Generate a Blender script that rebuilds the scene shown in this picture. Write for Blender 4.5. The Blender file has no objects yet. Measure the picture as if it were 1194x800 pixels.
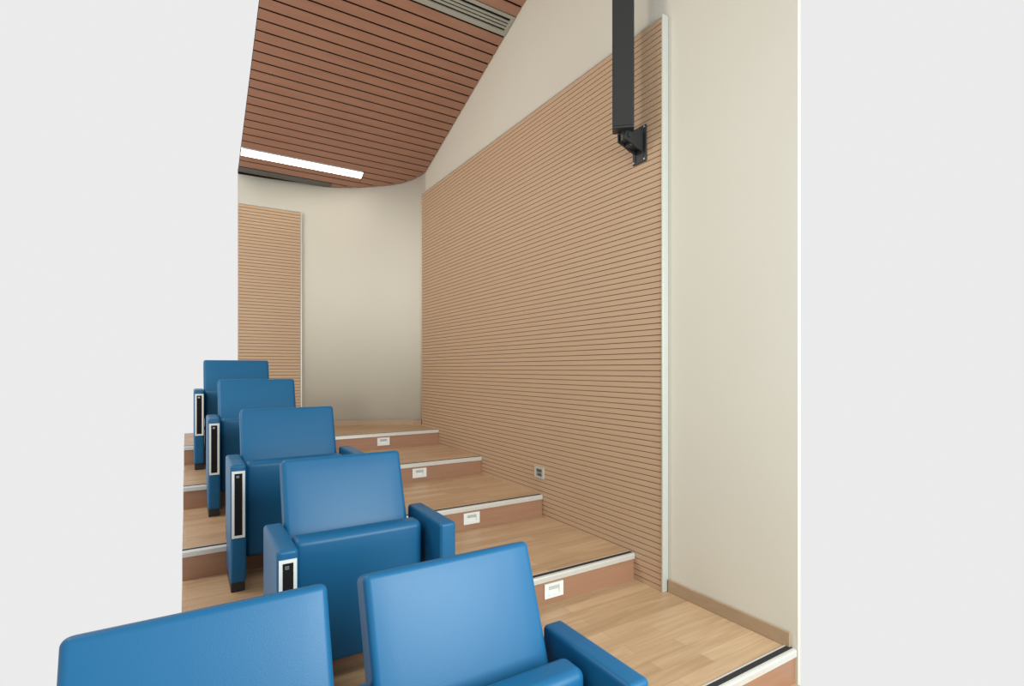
import bpy, bmesh, math, random
from mathutils import Vector, Matrix
R = math.radians
random.seed(4)
scn = bpy.context.scene
C = scn.collection

# ------------------------------------------------------------------ materials
def srgb(r, g, b):
    f = lambda c: (c/12.92 if c <= .04045 else ((c+.055)/1.055)**2.4)
    return (f(r/255), f(g/255), f(b/255), 1)

def mat(name, col, rough=.5, metal=0, spec=.5, emit=None, coat=0):
    m = bpy.data.materials.new(name); m.use_nodes = True
    b = m.node_tree.nodes['Principled BSDF']
    b.inputs['Base Color'].default_value = col
    b.inputs['Roughness'].default_value = rough
    b.inputs['Metallic'].default_value = metal
    b.inputs['Specular IOR Level'].default_value = spec
    if coat: b.inputs['Coat Weight'].default_value = coat; b.inputs['Coat Roughness'].default_value = .25
    if emit:
        b.inputs['Emission Color'].default_value = emit[0]; b.inputs['Emission Strength'].default_value = emit[1]
    return m

def noise_tint(m, c1, c2, scale=(1, 1, 1), nscale=5, bump=0, bscale=60, detail=4):
    nt = m.node_tree; N = nt.nodes; L = nt.links; b = N['Principled BSDF']
    tc = N.new('ShaderNodeTexCoord'); mp = N.new('ShaderNodeMapping'); mp.inputs['Scale'].default_value = scale
    n = N.new('ShaderNodeTexNoise'); n.inputs['Scale'].default_value = nscale; n.inputs['Detail'].default_value = detail
    r = N.new('ShaderNodeMix'); r.data_type = 'RGBA'
    r.inputs[6].default_value = c1; r.inputs[7].default_value = c2
    L.new(tc.outputs['Object'], mp.inputs['Vector']); L.new(mp.outputs[0], n.inputs['Vector'])
    L.new(n.outputs['Fac'], r.inputs[0]); L.new(r.outputs[2], b.inputs['Base Color'])
    if bump:
        n2 = N.new('ShaderNodeTexNoise'); n2.inputs['Scale'].default_value = bscale; n2.inputs['Detail'].default_value = 3
        bp = N.new('ShaderNodeBump'); bp.inputs['Strength'].default_value = bump; bp.inputs['Distance'].default_value = .002
        L.new(tc.outputs['Object'], n2.inputs['Vector']); L.new(n2.outputs['Fac'], bp.inputs['Height']); L.new(bp.outputs[0], b.inputs['Normal'])
    return m

def planks(name, c1, c2, c3, rough=.4, pw=.075, pl=.62):
    m = mat(name, c1, rough); nt = m.node_tree; N = nt.nodes; L = nt.links; b = N['Principled BSDF']
    tc = N.new('ShaderNodeTexCoord')
    br = N.new('ShaderNodeTexBrick'); br.offset = .37; br.offset_frequency = 2
    br.inputs['Scale'].default_value = 1; br.inputs['Brick Width'].default_value = pl; br.inputs['Row Height'].default_value = pw
    br.inputs['Mortar Size'].default_value = .0012; br.inputs['Mortar Smooth'].default_value = .3
    br.inputs['Color1'].default_value = c1; br.inputs['Color2'].default_value = c2; br.inputs['Mortar'].default_value = c3
    mp = N.new('ShaderNodeMapping'); mp.inputs['Scale'].default_value = (1.4, 16, 16)
    n = N.new('ShaderNodeTexNoise'); n.inputs['Scale'].default_value = 2.2; n.inputs['Detail'].default_value = 6; n.inputs['Distortion'].default_value = .6
    mx = N.new('ShaderNodeMix'); mx.data_type = 'RGBA'; mx.blend_type = 'MULTIPLY'; mx.inputs[0].default_value = .55
    rp = N.new('ShaderNodeValToRGB'); rp.color_ramp.elements[0].position = .3; rp.color_ramp.elements[0].color = (.62, .56, .5, 1)
    rp.color_ramp.elements[1].position = .7; rp.color_ramp.elements[1].color = (1.0, 1.0, 1.0, 1)
    L.new(tc.outputs['Object'], br.inputs['Vector']); L.new(tc.outputs['Object'], mp.inputs['Vector']); L.new(mp.outputs[0], n.inputs['Vector'])
    L.new(n.outputs['Fac'], rp.inputs[0]); L.new(br.outputs['Color'], mx.inputs[6]); L.new(rp.outputs[0], mx.inputs[7])
    L.new(mx.outputs[2], b.inputs['Base Color'])
    return m

M = {}
M['wall'] = noise_tint(mat('cream_plaster', (1, 1, 1, 1), .8, spec=.3), srgb(207, 201, 186), srgb(211, 206, 191), nscale=2, bump=.15, bscale=120)
M['oak'] = planks('oak_floor', srgb(203, 171, 135), srgb(184, 151, 116), srgb(172, 140, 106))
M['riser'] = noise_tint(mat('riser_wood', (1, 1, 1, 1), .45), srgb(168, 125, 98), srgb(150, 108, 82), scale=(1.2, 8, 14), nscale=3)
M['base'] = noise_tint(mat('skirting_wood', (1, 1, 1, 1), .45), srgb(176, 150, 120), srgb(156, 130, 102), scale=(3, 3, 20), nscale=3)
M['panel'] = noise_tint(mat('acoustic_beech', (1, 1, 1, 1), .55, spec=.3), srgb(194, 164, 133), srgb(184, 153, 123), scale=(1, 1.2, 14), nscale=3)
M['groove'] = noise_tint(mat('groove_brown', (1, 1, 1, 1), .8, spec=.2), srgb(146, 114, 88), srgb(138, 107, 82), nscale=6)
M['alu'] = noise_tint(mat('aluminium', (1, 1, 1, 1), .35, metal=.35), srgb(222, 220, 212), srgb(210, 208, 200), nscale=30)
M['alu_paint'] = noise_tint(mat('satin_trim', (1, 1, 1, 1), .4, metal=.25), srgb(200, 200, 191), srgb(192, 192, 184), nscale=10)
M['grip'] = noise_tint(mat('black_grip', (1, 1, 1, 1), .8), srgb(30, 30, 30), srgb(44, 44, 42), nscale=200)
M['black'] = noise_tint(mat('black_metal', (1, 1, 1, 1), .42), srgb(34, 36, 38), srgb(42, 43, 44), nscale=40, bump=.1, bscale=300)
M['mesh'] = noise_tint(mat('speaker_mesh', (1, 1, 1, 1), .6, spec=.3), srgb(40, 40, 38), srgb(47, 46, 44), nscale=300)
M['white'] = noise_tint(mat('white_plastic', (1, 1, 1, 1), .35), srgb(232, 232, 226), srgb(226, 226, 220), nscale=8)
M['shade'] = noise_tint(mat('grey_plastic', (1, 1, 1, 1), .5), srgb(150, 150, 146), srgb(140, 140, 136), nscale=8)
M['dark'] = noise_tint(mat('dark_void', (1, 1, 1, 1), .8, spec=.2), srgb(20, 18, 20), srgb(28, 25, 25), nscale=20)
M['steel'] = noise_tint(mat('screw_steel', (1, 1, 1, 1), .3, metal=.9), srgb(190, 190, 190), srgb(170, 170, 170), nscale=40)
M['blue'] = noise_tint(mat('blue_leatherette', (1, 1, 1, 1), .40, spec=.3), srgb(20, 88, 128), srgb(23, 93, 134), nscale=3, bump=.12, bscale=420)
M['ceil_back'] = noise_tint(mat('ceiling_void', (1, 1, 1, 1), .9, spec=.1), srgb(34, 25, 21), srgb(28, 21, 18), nscale=4)
M['slat'] = noise_tint(mat('red_wood_slat', (1, 1, 1, 1), .42, spec=.45), srgb(168, 122, 98), srgb(144, 101, 81), scale=(1.2, 9, 9), nscale=2.4)
M['vent'] = noise_tint(mat('vent_metal', (1, 1, 1, 1), .5, metal=.2), srgb(170, 165, 150), srgb(160, 156, 142), nscale=10)
M['module'] = noise_tint(mat('brown_module', (1, 1, 1, 1), .6), srgb(78, 72, 64), srgb(86, 80, 70), nscale=20)
M['edge_strip'] = noise_tint(mat('edge_strip', (1, 1, 1, 1), .5, metal=.2), srgb(104, 100, 92), srgb(92, 90, 84), nscale=9)
M['lamp'] = mat('lamp_diffuser', srgb(255, 255, 255), .5, emit=((1, .98, .93, 1), 7))

# ------------------------------------------------------------------ helpers
def link(name, bm, m, parent=None, smooth=False):
    bmesh.ops.recalc_face_normals(bm, faces=bm.faces)
    me = bpy.data.meshes.new(name); bm.to_mesh(me); bm.free()
    me.materials.append(m)
    if smooth:
        for p in me.polygons: p.use_smooth = True
    o = bpy.data.objects.new(name, me); C.objects.link(o)
    if parent: o.parent = parent
    return o

def box(bm, x0, x1, y0, y1, z0, z1, bev=0, seg=2, mtx=None):
    g = bmesh.ops.create_cube(bm, size=1)
    vs = g['verts']
    for v in vs:
        v.co = Vector(((x0+x1)/2+v.co.x*(x1-x0), (y0+y1)/2+v.co.y*(y1-y0), (z0+z1)/2+v.co.z*(z1-z0)))
    if bev:
        es = list({e for v in vs for e in v.link_edges})
        r = bmesh.ops.bevel(bm, geom=es, offset=bev, segments=seg, affect='EDGES', profile=.5)
        vs = list({v for f in r['faces'] for v in f.verts} | {v for v in vs if v.is_valid})
    if mtx:
        for v in vs: v.co = mtx @ v.co
    return vs

def pad(x0, x1, y0, y1, z0, z1, r, bulge=0, rows=7, axis_front=True, rs=4):
    """soft upholstered block: rounded edges of radius r and a slightly domed front (-y)"""
    bm = bmesh.new()
    c = Vector(((x0+x1)/2, (y0+y1)/2, (z0+z1)/2)); h = Vector(((x1-x0)/2, (y1-y0)/2, (z1-z0)/2))
    g = bmesh.ops.create_cube(bm, size=1)
    for v in bm.verts: v.co = Vector((v.co.x*2*h.x, v.co.y*2*h.y, v.co.z*2*h.z))
    for ax in range(3):
        st = []
        for k in range(1, rs+1):
            t = r*(1-math.tan(math.pi/4*(k)/rs)*0-1+k/rs)
            st += [-h[ax]+t, h[ax]-t]
        n = rows if ax != 1 else 1
        for k in range(1, n): 
            st.append(-h[ax]+r+(2*h[ax]-2*r)*k/n)
        no = Vector((0, 0, 0)); no[ax] = 1
        for s in st:
            co = Vector((0, 0, 0)); co[ax] = s
            bmesh.ops.bisect_plane(bm, geom=bm.verts[:]+bm.edges[:]+bm.faces[:], plane_co=co, plane_no=no, dist=1e-6)
    inner = Vector((h.x-r, h.y-r, h.z-r))
    for v in bm.verts:
        q = Vector([max(-inner[i], min(inner[i], v.co[i])) for i in range(3)])
        d = v.co-q
        if d.length > 1e-9:
            # cube-to-sphere even spacing
            e = Vector([math.tan(max(-1, min(1, d[i]/r))*math.pi/4) for i in range(3)])
            v.co = q+e.normalized()*r
        if bulge:
            w = max(0, 1-(v.co.x/h.x)**2)**.6*max(0, 1-(v.co.z/h.z)**2)**.6
            v.co.y += (-1 if v.co.y < 0 else .3)*bulge*w
        v.co += c
    bmesh.ops.remove_doubles(bm, verts=bm.verts, dist=1e-6)
    return bm

def cyl(bm, p0, p1, rad, seg=16):
    p0 = Vector(p0); p1 = Vector(p1); d = p1-p0
    g = bmesh.ops.create_cone(bm, cap_ends=True, segments=seg, radius1=rad, radius2=rad, depth=d.length)
    q = d.to_track_quat('Z', 'Y').to_matrix().to_4x4(); q.translation = (p0+p1)/2
    bmesh.ops.transform(bm, matrix=q, verts=g['verts'])

def empty(name, loc, label, cat, group=None, rz=0):
    o = bpy.data.objects.new(name, None); C.objects.link(o); o.location = loc; o.rotation_euler = (0, 0, rz)
    o.empty_display_size = .1
    o['label'] = label; o['category'] = cat
    if group: o['group'] = group
    return o

def struct(name, bm, m, label, parent=None, smooth=False):
    o = link(name, bm, m, parent, smooth)
    o['kind'] = 'structure'; o['label'] = label
    return o

def copy_tree(o, parent=None):
    c = o.copy(); C.objects.link(c)
    if parent: c.parent = parent
    for ch in list(o.children): copy_tree(ch, c)
    return c

# ------------------------------------------------------------------ room dimensions (metres, eye at the origin)
WX, PX = 2.24, 2.20          # side wall, face of the slatted panel
Y0, Z0, T, RS = 1.297, -1.23, .949, .149
FL = -.02                    # left edge of what is built of the upper tiers
CL = .44                     # left edge of what is built of back wall and ceiling
ceil_z = lambda y: 4.077-.34*y
NY = lambda k: Y0+T*k
NZ = lambda k: Z0+RS*k
BACK = [(2.26, 5.50), (2.215, 5.60), (2.15, 5.70), (2.06, 5.79), (1.94, 5.865), (1.8, 5.93), (1.6, 6.01), (1.38, 6.07), (1.15, 6.11), (.9, 6.135), (.65, 6.15), (CL, 6.155)]

# floor tiers, each a slab with its oak tread
tier_words = ['lowest built oak tier under the nearest seats', 'oak tier at the foot of the aluminium panel trim', 'second oak tier of the aisle',
              'third oak tier of the aisle', 'fourth oak tier of the aisle', 'top oak landing before the back wall']
for k in range(-1, 5):
    bm = bmesh.new()
    y1 = NY(k+1) if k < 4 else None
    xl = -.36 if k == -1 else FL
    if y1:
        box(bm, xl, WX if k < 1 else PX, NY(k)+.012, y1+.012, -1.62, NZ(k))
    else:
        pts = [(xl, NY(4)+.012), (PX, NY(4)+.012), (PX, 5.60)] + BACK[2:] + [(xl, 6.155)]
        lo = [bm.verts.new((x, y, -1.62)) for x, y in pts]; hi = [bm.verts.new((x, y, NZ(4))) for x, y in pts]
        bm.faces.new(lo); bm.faces.new(hi)
        for i in range(len(pts)):
            j = (i+1) % len(pts); bm.faces.new((lo[i], lo[j], hi[j], hi[i]))
    struct('floor', bm, M['oak'], tier_words[k+1])

# riser boards
for k in range(0, 5):
    bm = bmesh.new()
    box(bm, FL, WX-.001 if k == 0 else PX-.001, NY(k), NY(k)+.012, NZ(k-1), NZ(k)-.002)
    struct('trim_%d' % (k+1), bm, M['riser'], 'reddish wooden riser board of an aisle step')

# side wall
bm = bmesh.new()
v = []
y_a, y_b = 1.285, 5.56
for x in (WX, WX+.02):
    v.append([bm.verts.new((x, y_a, -1.62)), bm.verts.new((x, y_b, -1.62)), bm.verts.new((x, y_b, ceil_z(y_b)+.1)), bm.verts.new((x, y_a, ceil_z(y_a)+.1))])
bm.faces.new(v[0]); bm.faces.new(v[1][::-1])
for i in range(4):
    j = (i+1) % 4; bm.faces.new((v[0][i], v[0][j], v[1][j], v[1][i]))
struct('wall_right', bm, M['wall'], 'cream painted side wall')

# back wall with its rounded corner
def sweep(pts, z0f, z1f, th):
    bm = bmesh.new(); rings = []
    n = len(pts)
    for i, (x, y) in enumerate(pts):
        a = Vector(pts[max(i-1, 0)]); b = Vector(pts[min(i+1, n-1)]); t = (b-a).normalized(); nn = Vector((t.y, -t.x))
        if nn.y < 0: nn = -nn
        q = Vector((x, y))+nn*th
        rings.append([bm.verts.new((x, y, z0f(x, y))), bm.verts.new((x, y, z1f(x, y))), bm.verts.new((q.x, q.y, z1f(x, y))), bm.verts.new((q.x, q.y, z0f(x, y)))])
    for a, b in zip(rings, rings[1:]):
        for i in range(4):
            j = (i+1) % 4; bm.faces.new((a[i], a[j], b[j], b[i]))
    bm.faces.new(rings[0]); bm.faces.new(rings[-1][::-1])
    return bm
o = struct('wall_back', sweep(BACK, lambda x, y: NZ(4), lambda x, y: ceil_z(y)+.08, .03), M['wall'], 'cream back wall curving into the side wall', smooth=False)
for p in o.data.polygons: p.use_smooth = abs(p.normal.z) < .5 and p.area > .2

# skirting boards
bm = bmesh.new(); box(bm, WX-.014, WX, y_a+.03, 2.012, NZ(0), NZ(0)+.068, .003)
struct('baseboard_right', bm, M['base'], 'wooden skirting along the side wall')
BB = [(x-.0, y-.012) for x, y in BACK[1:-3]]
BB[0] = (2.198, 5.585)
struct('baseboard_back', sweep([(2.195, 5.575)]+[(x-.006, y-.013) for x, y in BACK[2:9]]+[(1.045, 6.112)], lambda x, y: NZ(4), lambda x, y: NZ(4)+.06, .012), M['base'], 'wooden skirting along the curved back wall')

# ceiling : dark backing + individual slats in one surface
def back_y(x):
    for (xa, ya), (xb, yb) in zip(BACK, BACK[1:]):
        if xb <= x <= xa: return ya+(yb-ya)*(xa-x)/(xa-xb)
    return BACK[-1][1]
def edge_x(y):   # where the curved back wall limits a slat
    if y <= 5.5: return WX
    for (xa, ya), (xb, yb) in zip(BACK, BACK[1:]):
        if ya <= y <= yb: return min(WX, xa+(xb-xa)*(y-ya)/(yb-ya))
    return None
bm = bmesh.new()
ys = [1.27, 5.5]+[p[1] for p in BACK[1:]]
pr = None
for y in ys:
    xe = edge_x(y) or CL
    z = ceil_z(y)+.022
    row = [bm.verts.new((CL, y, z)), bm.verts.new((max(xe, CL+.001), y, z)), bm.verts.new((max(xe, CL+.001), y, z+.03)), bm.verts.new((CL, y, z+.03))]
    if pr:
        for i in range(4):
            j = (i+1) % 4; bm.faces.new((pr[i], pr[j], row[j], row[i]))
    else: bm.faces.new(row)
    pr = row
bm.faces.new(pr[::-1])
ceil = struct('ceiling', bm, M['ceil_back'], 'sloping ceiling clad in reddish brown wooden slats')
P = .0916; G = .0175; G0 = 4.268
VY0, VY1 = 3.625, 3.80          # linear air diffuser
LY0, LY1, LX1 = 5.735, 5.845, 1.61      # strip light
bm = bmesh.new()
def slat(bm, xa, xb, ya, yb, xb2=None):
    th = .006
    if xb2 is None: xb2 = xb
    pts = [(xa, ya), (xb, ya), (xb2, yb), (xa, yb)]
    lo = [bm.verts.new((x, y, ceil_z(y))) for x, y in pts]; hi = [bm.verts.new((x, y, ceil_z(y)+th)) for x, y in pts]
    bm.faces.new(lo); bm.faces.new(hi[::-1])
    for i in range(4):
        j = (i+1) % 4; bm.faces.new((lo[i], lo[j], hi[j], hi[i]))
k = -33
while True:
    ya = G0+P*k+G/2; yb = G0+P*(k+1)-G/2; k += 1
    if ya < 1.27: continue
    if ya > 6.14: break
    yb = min(yb, 6.15)
    e1, e2 = edge_x(ya), edge_x(yb)
    if e1 is None or (ya > 6.0 and e1 < 1.40): break
    e2 = e2 if e2 is not None else CL
    segs = [(ya, yb)]
    if ya < VY1 and yb > VY0:
        segs = []
        if ya < VY0-.005: segs.append((ya, VY0-.002))
        if yb > VY1+.005: segs.append((VY1+.002, yb))
    for a, b in segs:
        if a < LY1 and b > LY0:
            slat(bm, LX1+.004, edge_x(a)-.002, a, b, edge_x(b)-.002)
            if a < LY0: slat(bm, CL, LX1, a, LY0-.002)
            if b > LY1: slat(bm, CL, LX1, LY1+.002, b)
        else:
            slat(bm, CL if a < 6.0 else 1.34, max(CL+.02, edge_x(a)-.002), a, b, max(CL+.01, (edge_x(b) or CL)-.002))
cs = link('slat_cladding', bm, M['slat'], ceil)
cs['label'] = 'reddish brown wooden slats with dark gaps'

bm = bmesh.new()
ye = G0+P*19+G/2
slat(bm, CL, 1.335, ye, 6.085)
o = struct('trim_6', bm, M['edge_strip'], 'dull grey strip at the ceiling edge along the back wall')
# linear diffuser in the ceiling
def on_ceiling(o, y):
    o.location = (0, y, ceil_z(y)); o.rotation_euler = (math.atan(-.34), 0, 0)
t = empty('ceiling_vent', (0, 0, 0), 'long aluminium slot air diffuser set between the wooden ceiling slats', 'air vent')
on_ceiling(t, (VY0+VY1)/2)
hw = (VY1-VY0)/2*math.sqrt(1+.34**2)
bm = bmesh.new()
xv0, xv1 = CL+.01, 2.236
box(bm, xv0, xv1, -hw, -hw+.028, -.004, .012, .002); box(bm, xv0, xv1, hw-.042, hw, -.004, .012, .002)
box(bm, xv1-.03, xv1+.0, -hw, hw, -.0045, .0118, .002)
link('frame', bm, M['vent'], t)
bm = bmesh.new(); box(bm, xv0, xv1-.02, -hw+.02, hw-.02, .014, .02); link('duct_backing', bm, M['dark'], t)
nb = 3
for i in range(nb):
    pitch_b = (2*hw-.070)/(nb+1); yc = -hw+.028+pitch_b*(i+1)+.002
    bm = bmesh.new(); box(bm, xv0, xv1-.028, yc-.0085, yc+.0085, -.003, .010, .002); link('blade', bm, M['vent'], t)

# strip light
t = empty('strip_light', (0, 0, 0), 'bright white linear strip light recessed in the wooden slat ceiling', 'ceiling light')
on_ceiling(t, (LY0+LY1)/2)
lw = (LY1-LY0)/2*math.sqrt(1+.34**2)-.004
bm = bmesh.new()
box(bm, CL+.005, LX1-.002, -lw, -lw+.005, -.004, .018); box(bm, CL+.005, LX1-.002, lw-.005, lw, -.004, .018)
box(bm, LX1-.008, LX1-.002, -lw, lw, -.004, .018)
link('housing', bm, M['white'], t)
bm = bmesh.new(); box(bm, CL+.005, LX1-.009, -lw+.005, lw-.005, -.003, .016); link('diffuser', bm, M['lamp'], t)

# ------------------------------------------------------------------ slatted acoustic panels
SP, GW, DEP = .0331, .0050, .006
ZT, YP0, YP1 = 1.948, 2.03, 5.56
t = empty('wall_panel', (PX, YP0, NZ(0)), 'large beech acoustic panel of horizontal slats rising beside the aisle steps', 'wall panel', 'slatted acoustic panels')
def rel(bm, t):
    for v in bm.verts: v.co -= t.location
    return bm
def far_y(z):
    for k in range(1, 5):
        if NZ(k) > z+.0005: return NY(k)+.012
    return YP1
bm = bmesh.new(); z = NZ(0)
zs = [NZ(k) for k in range(0, 5)]
for k in range(4): 
    box(bm, PX+DEP, WX, YP0+.001, NY(k+1)+.012, NZ(k), NZ(k+1)-.0001)
box(bm, PX+DEP, WX, YP0+.001, YP1, NZ(4), ZT-.006)
link('backing_board', rel(bm, t), M['groove'], t)
bm = bmesh.new(); z = ZT-.008
while z > NZ(0):
    z1 = z; z0 = max(NZ(0)+.001, z-SP+GW); z -= SP
    if z1-z0 < .004: continue
    cut = [q for q in zs if z0+.0005 < q < z1-.0005]
    for a, b in zip([z0]+cut, cut+[z1]): box(bm, PX, PX+DEP+.001, YP0+.001, far_y(a), a, b)
link('slatted_face', rel(bm, t), M['panel'], t)
bm = bmesh.new(); box(bm, PX-.006, WX-.001, YP0-.011, YP0, NZ(0), ZT+.004, .002); link('edge_trim', rel(bm, t), M['alu_paint'], t)['label'] = 'pale aluminium upright edge trim'
bm = bmesh.new(); box(bm, PX-.004, WX-.001, YP0, YP1, ZT-.006, ZT+.004, .001); link('top_trim', rel(bm, t), M['alu_paint'], t)

XE, ZT2 = 1.03, 1.69
t = empty('wall_panel', (XE, 6.10, NZ(4)), 'beech slatted panel on the back wall behind the farthest seats', 'wall panel', 'slatted acoustic panels')
bm = bmesh.new(); box(bm, CL+.002, XE-.001, 6.102, 6.118, NZ(4), ZT2-.004); link('backing_board', rel(bm, t), M['groove'], t)
bm = bmesh.new(); z = ZT2-.006
while z > NZ(4):
    z1 = z; z0 = max(NZ(4)+.001, z-SP+GW); z -= SP
    if z1-z0 < .004: continue
    box(bm, CL+.002, XE-.001, 6.09, 6.103, z0, z1)
link('slatted_face', rel(bm, t), M['panel'], t)
bm = bmesh.new(); box(bm, XE, XE+.013, 6.084, 6.12, NZ(4), ZT2+.004, .002); link('edge_trim', rel(bm, t), M['alu_paint'], t)['label'] = 'pale upright edge trim'
bm = bmesh.new(); box(bm, CL+.002, XE, 6.086, 6.12, ZT2-.004, ZT2+.004, .001); link('top_trim', rel(bm, t), M['alu_paint'], t)

# ------------------------------------------------------------------ stair nosings
nl = ['metal step nosing with black grip strip at the lowest visible tread edge, bottom right', 'metal step nosing just left of the tall panel trim foot',
      'metal step nosing below the wall socket', 'metal step nosing on the third step behind the blue seats', 'metal step nosing at the edge of the top landing']
for k in range(5):
    xr = (WX if k == 0 else PX)-.003
    t = empty('stair_nosing', ((FL+xr)/2, NY(k), NZ(k)), nl[k], 'step nosing', 'aluminium step nosings')
    L = (xr-FL)/2
    bm = bmesh.new()
    prof = [(.046, 0), (.046, .002), (.042, .0035), (.036, .0035), (.036, .0022), (.008, .0022), (.008, .0040), (.0, .0040), (-.007, .0015), (-.010, -.004), (-.010, -.027), (-.006, -.028), (-.001, -.028), (-.001, 0)]
    a = [bm.verts.new((-L, y, z)) for y, z in prof]; b = [bm.verts.new((L, y, z)) for y, z in prof]
    bm.faces.new(a); bm.faces.new(b[::-1])
    for i in range(len(prof)):
        j = (i+1) % len(prof); bm.faces.new((a[i], a[j], b[j], b[i]))
    link('metal_profile', bm, M['alu'], t)
    bm = bmesh.new()
    for i in range(4):
        y = .0088+i*.0066; box(bm, -L, L, y, y+.0058, .0022, .0044, .0006, 1)
    link('grip_strip', bm, M['grip'], t)['label'] = 'black ribbed rubber grip strip'

# ------------------------------------------------------------------ step lights
sl = ['white step light on the riser nearest the foot of the tall panel', 'white step light on the second riser, beside the armrest of the second row seat',
      'white step light on the third riser going up', 'white step light on the riser of the top landing']
first = None
for k in range(1, 5):
    loc = (1.617, NY(k), NZ(k)-.078)
    if first is None:
        t = empty('step_light', loc, sl[0], 'step light', 'step lights on the risers'); first = t
        bm = bmesh.new()
        W, H = .060, .038
        for a in ((-W, W, H-.014, H), (-W, W, -H, -H+.014), (-W, -W+.026, -H+.014, H-.014), (W-.026, W, -H+.014, H-.014)):
            box(bm, a[0], a[1], -.009, .0, a[2], a[3])
        link('cover_plate', bm, M['white'], t)
        bm = bmesh.new(); box(bm, -.033, .033, -.006, -.001, -.023, .004, .001); box(bm, -.033, .033, -.011, -.001, -.024, -.018, .001); link('lens', bm, M['white'], t)
        bm = bmesh.new(); box(bm, -.033, .033, -.0035, -.001, .004, .023); link('louvre_recess', bm, M['shade'], t)
        bm = bmesh.new()
        for i in range(2): box(bm, -.033, .033, -.010, -.003, .010+i*.009, .013+i*.009)
        link('louvre', bm, M['white'], t)
    else:
        t = copy_tree(first); t.location = loc; t['label'] = sl[k-1]

# wall socket on the panel
t = empty('wall_socket', (PX, 3.225, -.768), 'small grey wall socket with dark inserts mounted low on the slatted panel', 'wall socket')
bm = bmesh.new()
W, H = .058, .042
for a in ((-W, W, H-.014, H), (-W, W, -H, -H+.012), (-W, -W+.020, -H+.012, H-.014), (W-.020, W, -H+.012, H-.014)):
    box(bm, -.010, 0, a[0], a[1], a[2], a[3])
link('cover_plate', bm, M['alu_paint'], t)
bm = bmesh.new(); box(bm, -.006, -.001, -.040, .040, -.032, .030); link('socket_insert', bm, M['shade'], t)
bm = bmesh.new(); box(bm, -.0085, -.006, -.032, .030, .004, .022, .001); box(bm, -.0085, -.006, -.030, .020, -.024, -.008, .001); link('dark_module', bm, M['module'], t)

# ------------------------------------------------------------------ column loudspeaker on its bracket
SX, SY, SZ = 2.047, 2.175, 1.335
t = empty('column_speaker', (SX, SY, SZ), 'tall slim black column loudspeaker mounted beside the pale panel edge trim', 'loudspeaker', rz=R(-43))
bm = bmesh.new(); box(bm, -.060, .060, -.03, .055, 0, 1.12, .006, 3); link('cabinet', bm, M['black'], t)
bm = bmesh.new(); box(bm, -.054, .054, -.036, -.029, .012, 1.108, .003, 2); link('grille', bm, M['mesh'], t)
# bracket
t = empty('wall_bracket', (PX, 2.195, 1.29), 'black metal swivel bracket screwed to the slatted panel under the loudspeaker', 'bracket')
bm = bmesh.new()
box(bm, -.010, 0, -.054, .054, -.105, .105, .004, 2)
for s in (-1, 1): box(bm, -.016, -.009, s*.030-.004, s*.030+.004, -.09, .09, .002, 1)
link('mounting_plate', bm, M['black'], t)
bm = bmesh.new()
for yy in (-.030, .030):
    pts = [(-.010, -.050), (-.010, .060), (-.060, .066), (-.118, .045), (-.146, .040), (-.146, -.006), (-.105, -.018), (-.06, -.036)]
    a = [bm.verts.new((x, yy-.004, z)) for x, z in pts]; b = [bm.verts.new((x, yy+.004, z)) for x, z in pts]
    bm.faces.new(a); bm.faces.new(b[::-1])
    for i in range(len(pts)):
        j = (i+1) % len(pts); bm.faces.new((a[i], a[j], b[j], b[i]))
link('arm', bm, M['black'], t)
bm = bmesh.new(); cyl(bm, (-.122, -.0, -.004), (-.122, -.0, .045), .026, 20); cyl(bm, (-.122, -.042, .018), (-.122, .042, .018), .012, 12); box(bm, -.100, -.012, -.024, .024, -.028, .040, .006)
link('pivot', bm, M['black'], t)
for sy in (-1, 1):
    for sz in (-1, 1):
        bm = bmesh.new(); cyl(bm, (-.014, sy*.042, sz*.092), (-.009, sy*.042, sz*.092), .006, 12); link('screw', bm, M['steel'], t)

# ------------------------------------------------------------------ auditorium seats
def arm_part(t, xc, slot):
    w = .0345
    a = link('armrest', pad(xc-w, xc+w, -.425, -.055, .17, .62, .014, 0, rows=3, rs=3), M['blue'], t, True)
    if slot:
        bm = bmesh.new()
        y0 = -.4285
        for q in ((-.028, .028, .577, .589), (-.028, .028, .268, .280), (-.028, -.017, .280, .577), (.017, .028, .280, .577)):
            box(bm, xc+q[0], xc+q[1], y0, -.424, q[2], q[3])
        link('slot_frame', bm, M['white'], a)['label'] = 'white frame of the tablet slot'
        bm = bmesh.new(); box(bm, xc-.017, xc+.017, -.4262, -.4245, .280, .577); 
        link('slot_opening', bm, M['dark'], a)
        bm = bmesh.new(); box(bm, xc-.009, xc+.004, -.4275, -.4262, .556, .567, .0008, 1); link('tablet_hinge', bm, M['steel'], a)
    link('side_panel', pad(xc-w+.0005, xc+w-.0005, -.4245, -.128, .05, .20, .012, 0, rows=2, rs=3), M['blue'], a, True)
    bm = bmesh.new(); box(bm, xc-.030, xc+.030, -.40, -.14, 0, .052, .004, 2); link('foot', bm, M['black'], t)
    return a

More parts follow.
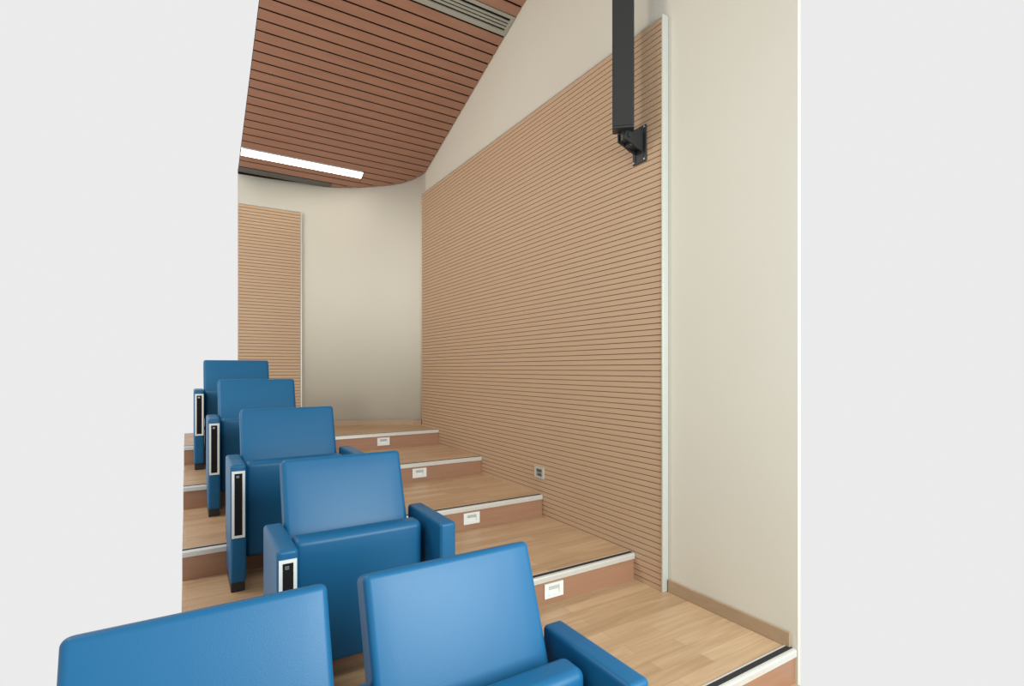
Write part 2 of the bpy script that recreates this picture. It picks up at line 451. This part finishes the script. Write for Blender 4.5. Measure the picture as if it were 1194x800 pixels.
def make_seat(name, loc, label, end):
    t = empty(name, loc, label, 'seat', 'blue auditorium seats')
    # backrest, reclined 20 degrees about its front top edge
    bm = pad(-.247, .247, 0, .085, -.50, 0, .018, .008, rows=9)
    rot = Matrix.Translation((0, -.012, .862)) @ Matrix.Rotation(R(-20), 4, 'X')
    for v in bm.verts: v.co = rot @ v.co
    link('backrest', bm, M['blue'], t, True)
    bm = pad(-.244, .248, -.289, -.195, .12, .605, .026, .006, rows=9)
    rot = Matrix.Translation((0, -.24, .12)) @ Matrix.Rotation(R(0), 4, 'X') @ Matrix.Translation((0, .24, -.12))
    for v in bm.verts: v.co = rot @ v.co
    link('seat', bm, M['blue'], t, True)['label'] = 'folded-up seat cushion'
    bm = bmesh.new(); cyl(bm, (-.26, -.175, .30), (.28 if end else .26, -.175, .30), .014); link('support_bar', bm, M['black'], t)
    arm_part(t, -.284, True)
    if end: arm_part(t, .302, False)
    return t

seats = [(.869, 1.343), (.819, 2.345), (.742, 3.30), (.678, 4.255), (.614, 5.20)]
lab = ['large blue seat at the aisle in the nearest row, brightly lit', 'blue aisle seat in the second row with slotted armrest',
       'blue aisle seat in the third row, before the light oak landing', 'blue aisle seat in the fourth row, just before the farthest one',
       'farthest and highest blue aisle seat, in front of the back wall panel']
proto = None
for i, (xr, yb) in enumerate(seats):
    loc = (xr-.25, yb, NZ(i-1))
    if proto is None: proto = t = make_seat('auditorium_seat', loc, lab[0], True)
    else:
        t = copy_tree(proto); t.location = loc; t['label'] = lab[i]
make_seat('auditorium_seat', (.290-.25, 1.343, NZ(-1)), 'blue seat in the nearest row, left of the aisle seat, at the bottom', False)

# ------------------------------------------------------------------ light
w = bpy.data.worlds.new('hall'); scn.world = w; w.use_nodes = True
w.node_tree.nodes['Background'].inputs[0].default_value = (.831, .831, .831, 1)
w.node_tree.nodes['Background'].inputs[1].default_value = 1.0
def area(name, loc, target, sx, sy, power, col=(1, 1, 1)):
    l = bpy.data.lights.new(name, 'AREA'); l.shape = 'RECTANGLE'; l.size = sx; l.size_y = sy; l.energy = power; l.color = col
    o = bpy.data.objects.new(name, l); C.objects.link(o); o.location = loc
    o.rotation_euler = (Vector(target)-Vector(loc)).to_track_quat('-Z', 'Y').to_euler()
    return o
area('hall_lamp', (-1.6, 3.8, 2.7), (2.0, 2.1, .6), .5, .3, 34, (1, .89, .77))
area('back_wall_fill', (-1.8, 3.4, .9), (1.2, 6.1, -.3), .4, .4, 24, (1, .95, .86))  # added fill light that lifts the lower back wall, not a fitting of the hall
area('front_key', (1.55, -1.3, .55), (.9, 1.5, -.5), 1.3, 1.6, 145, (.84, .97, 1))  # added cool key light behind the camera for the near seats; no window there

# ------------------------------------------------------------------ camera
cam = bpy.data.cameras.new('camera'); co = bpy.data.objects.new('camera', cam); C.objects.link(co)
co.location = (0, 0, 0); co.rotation_euler = (R(90), 0, -R(32.9))
cam.sensor_width = 36; cam.lens = 613.05/1194*36
cam.shift_x = -(614.5-597)/1194; cam.shift_y = 30.1/1194
cam.clip_start = .05
scn.camera = co
scn.view_settings.view_transform = 'Standard'; scn.view_settings.look = 'None'
scn.view_settings.exposure = 0; scn.view_settings.gamma = 1; scn.view_settings.use_curve_mapping = False
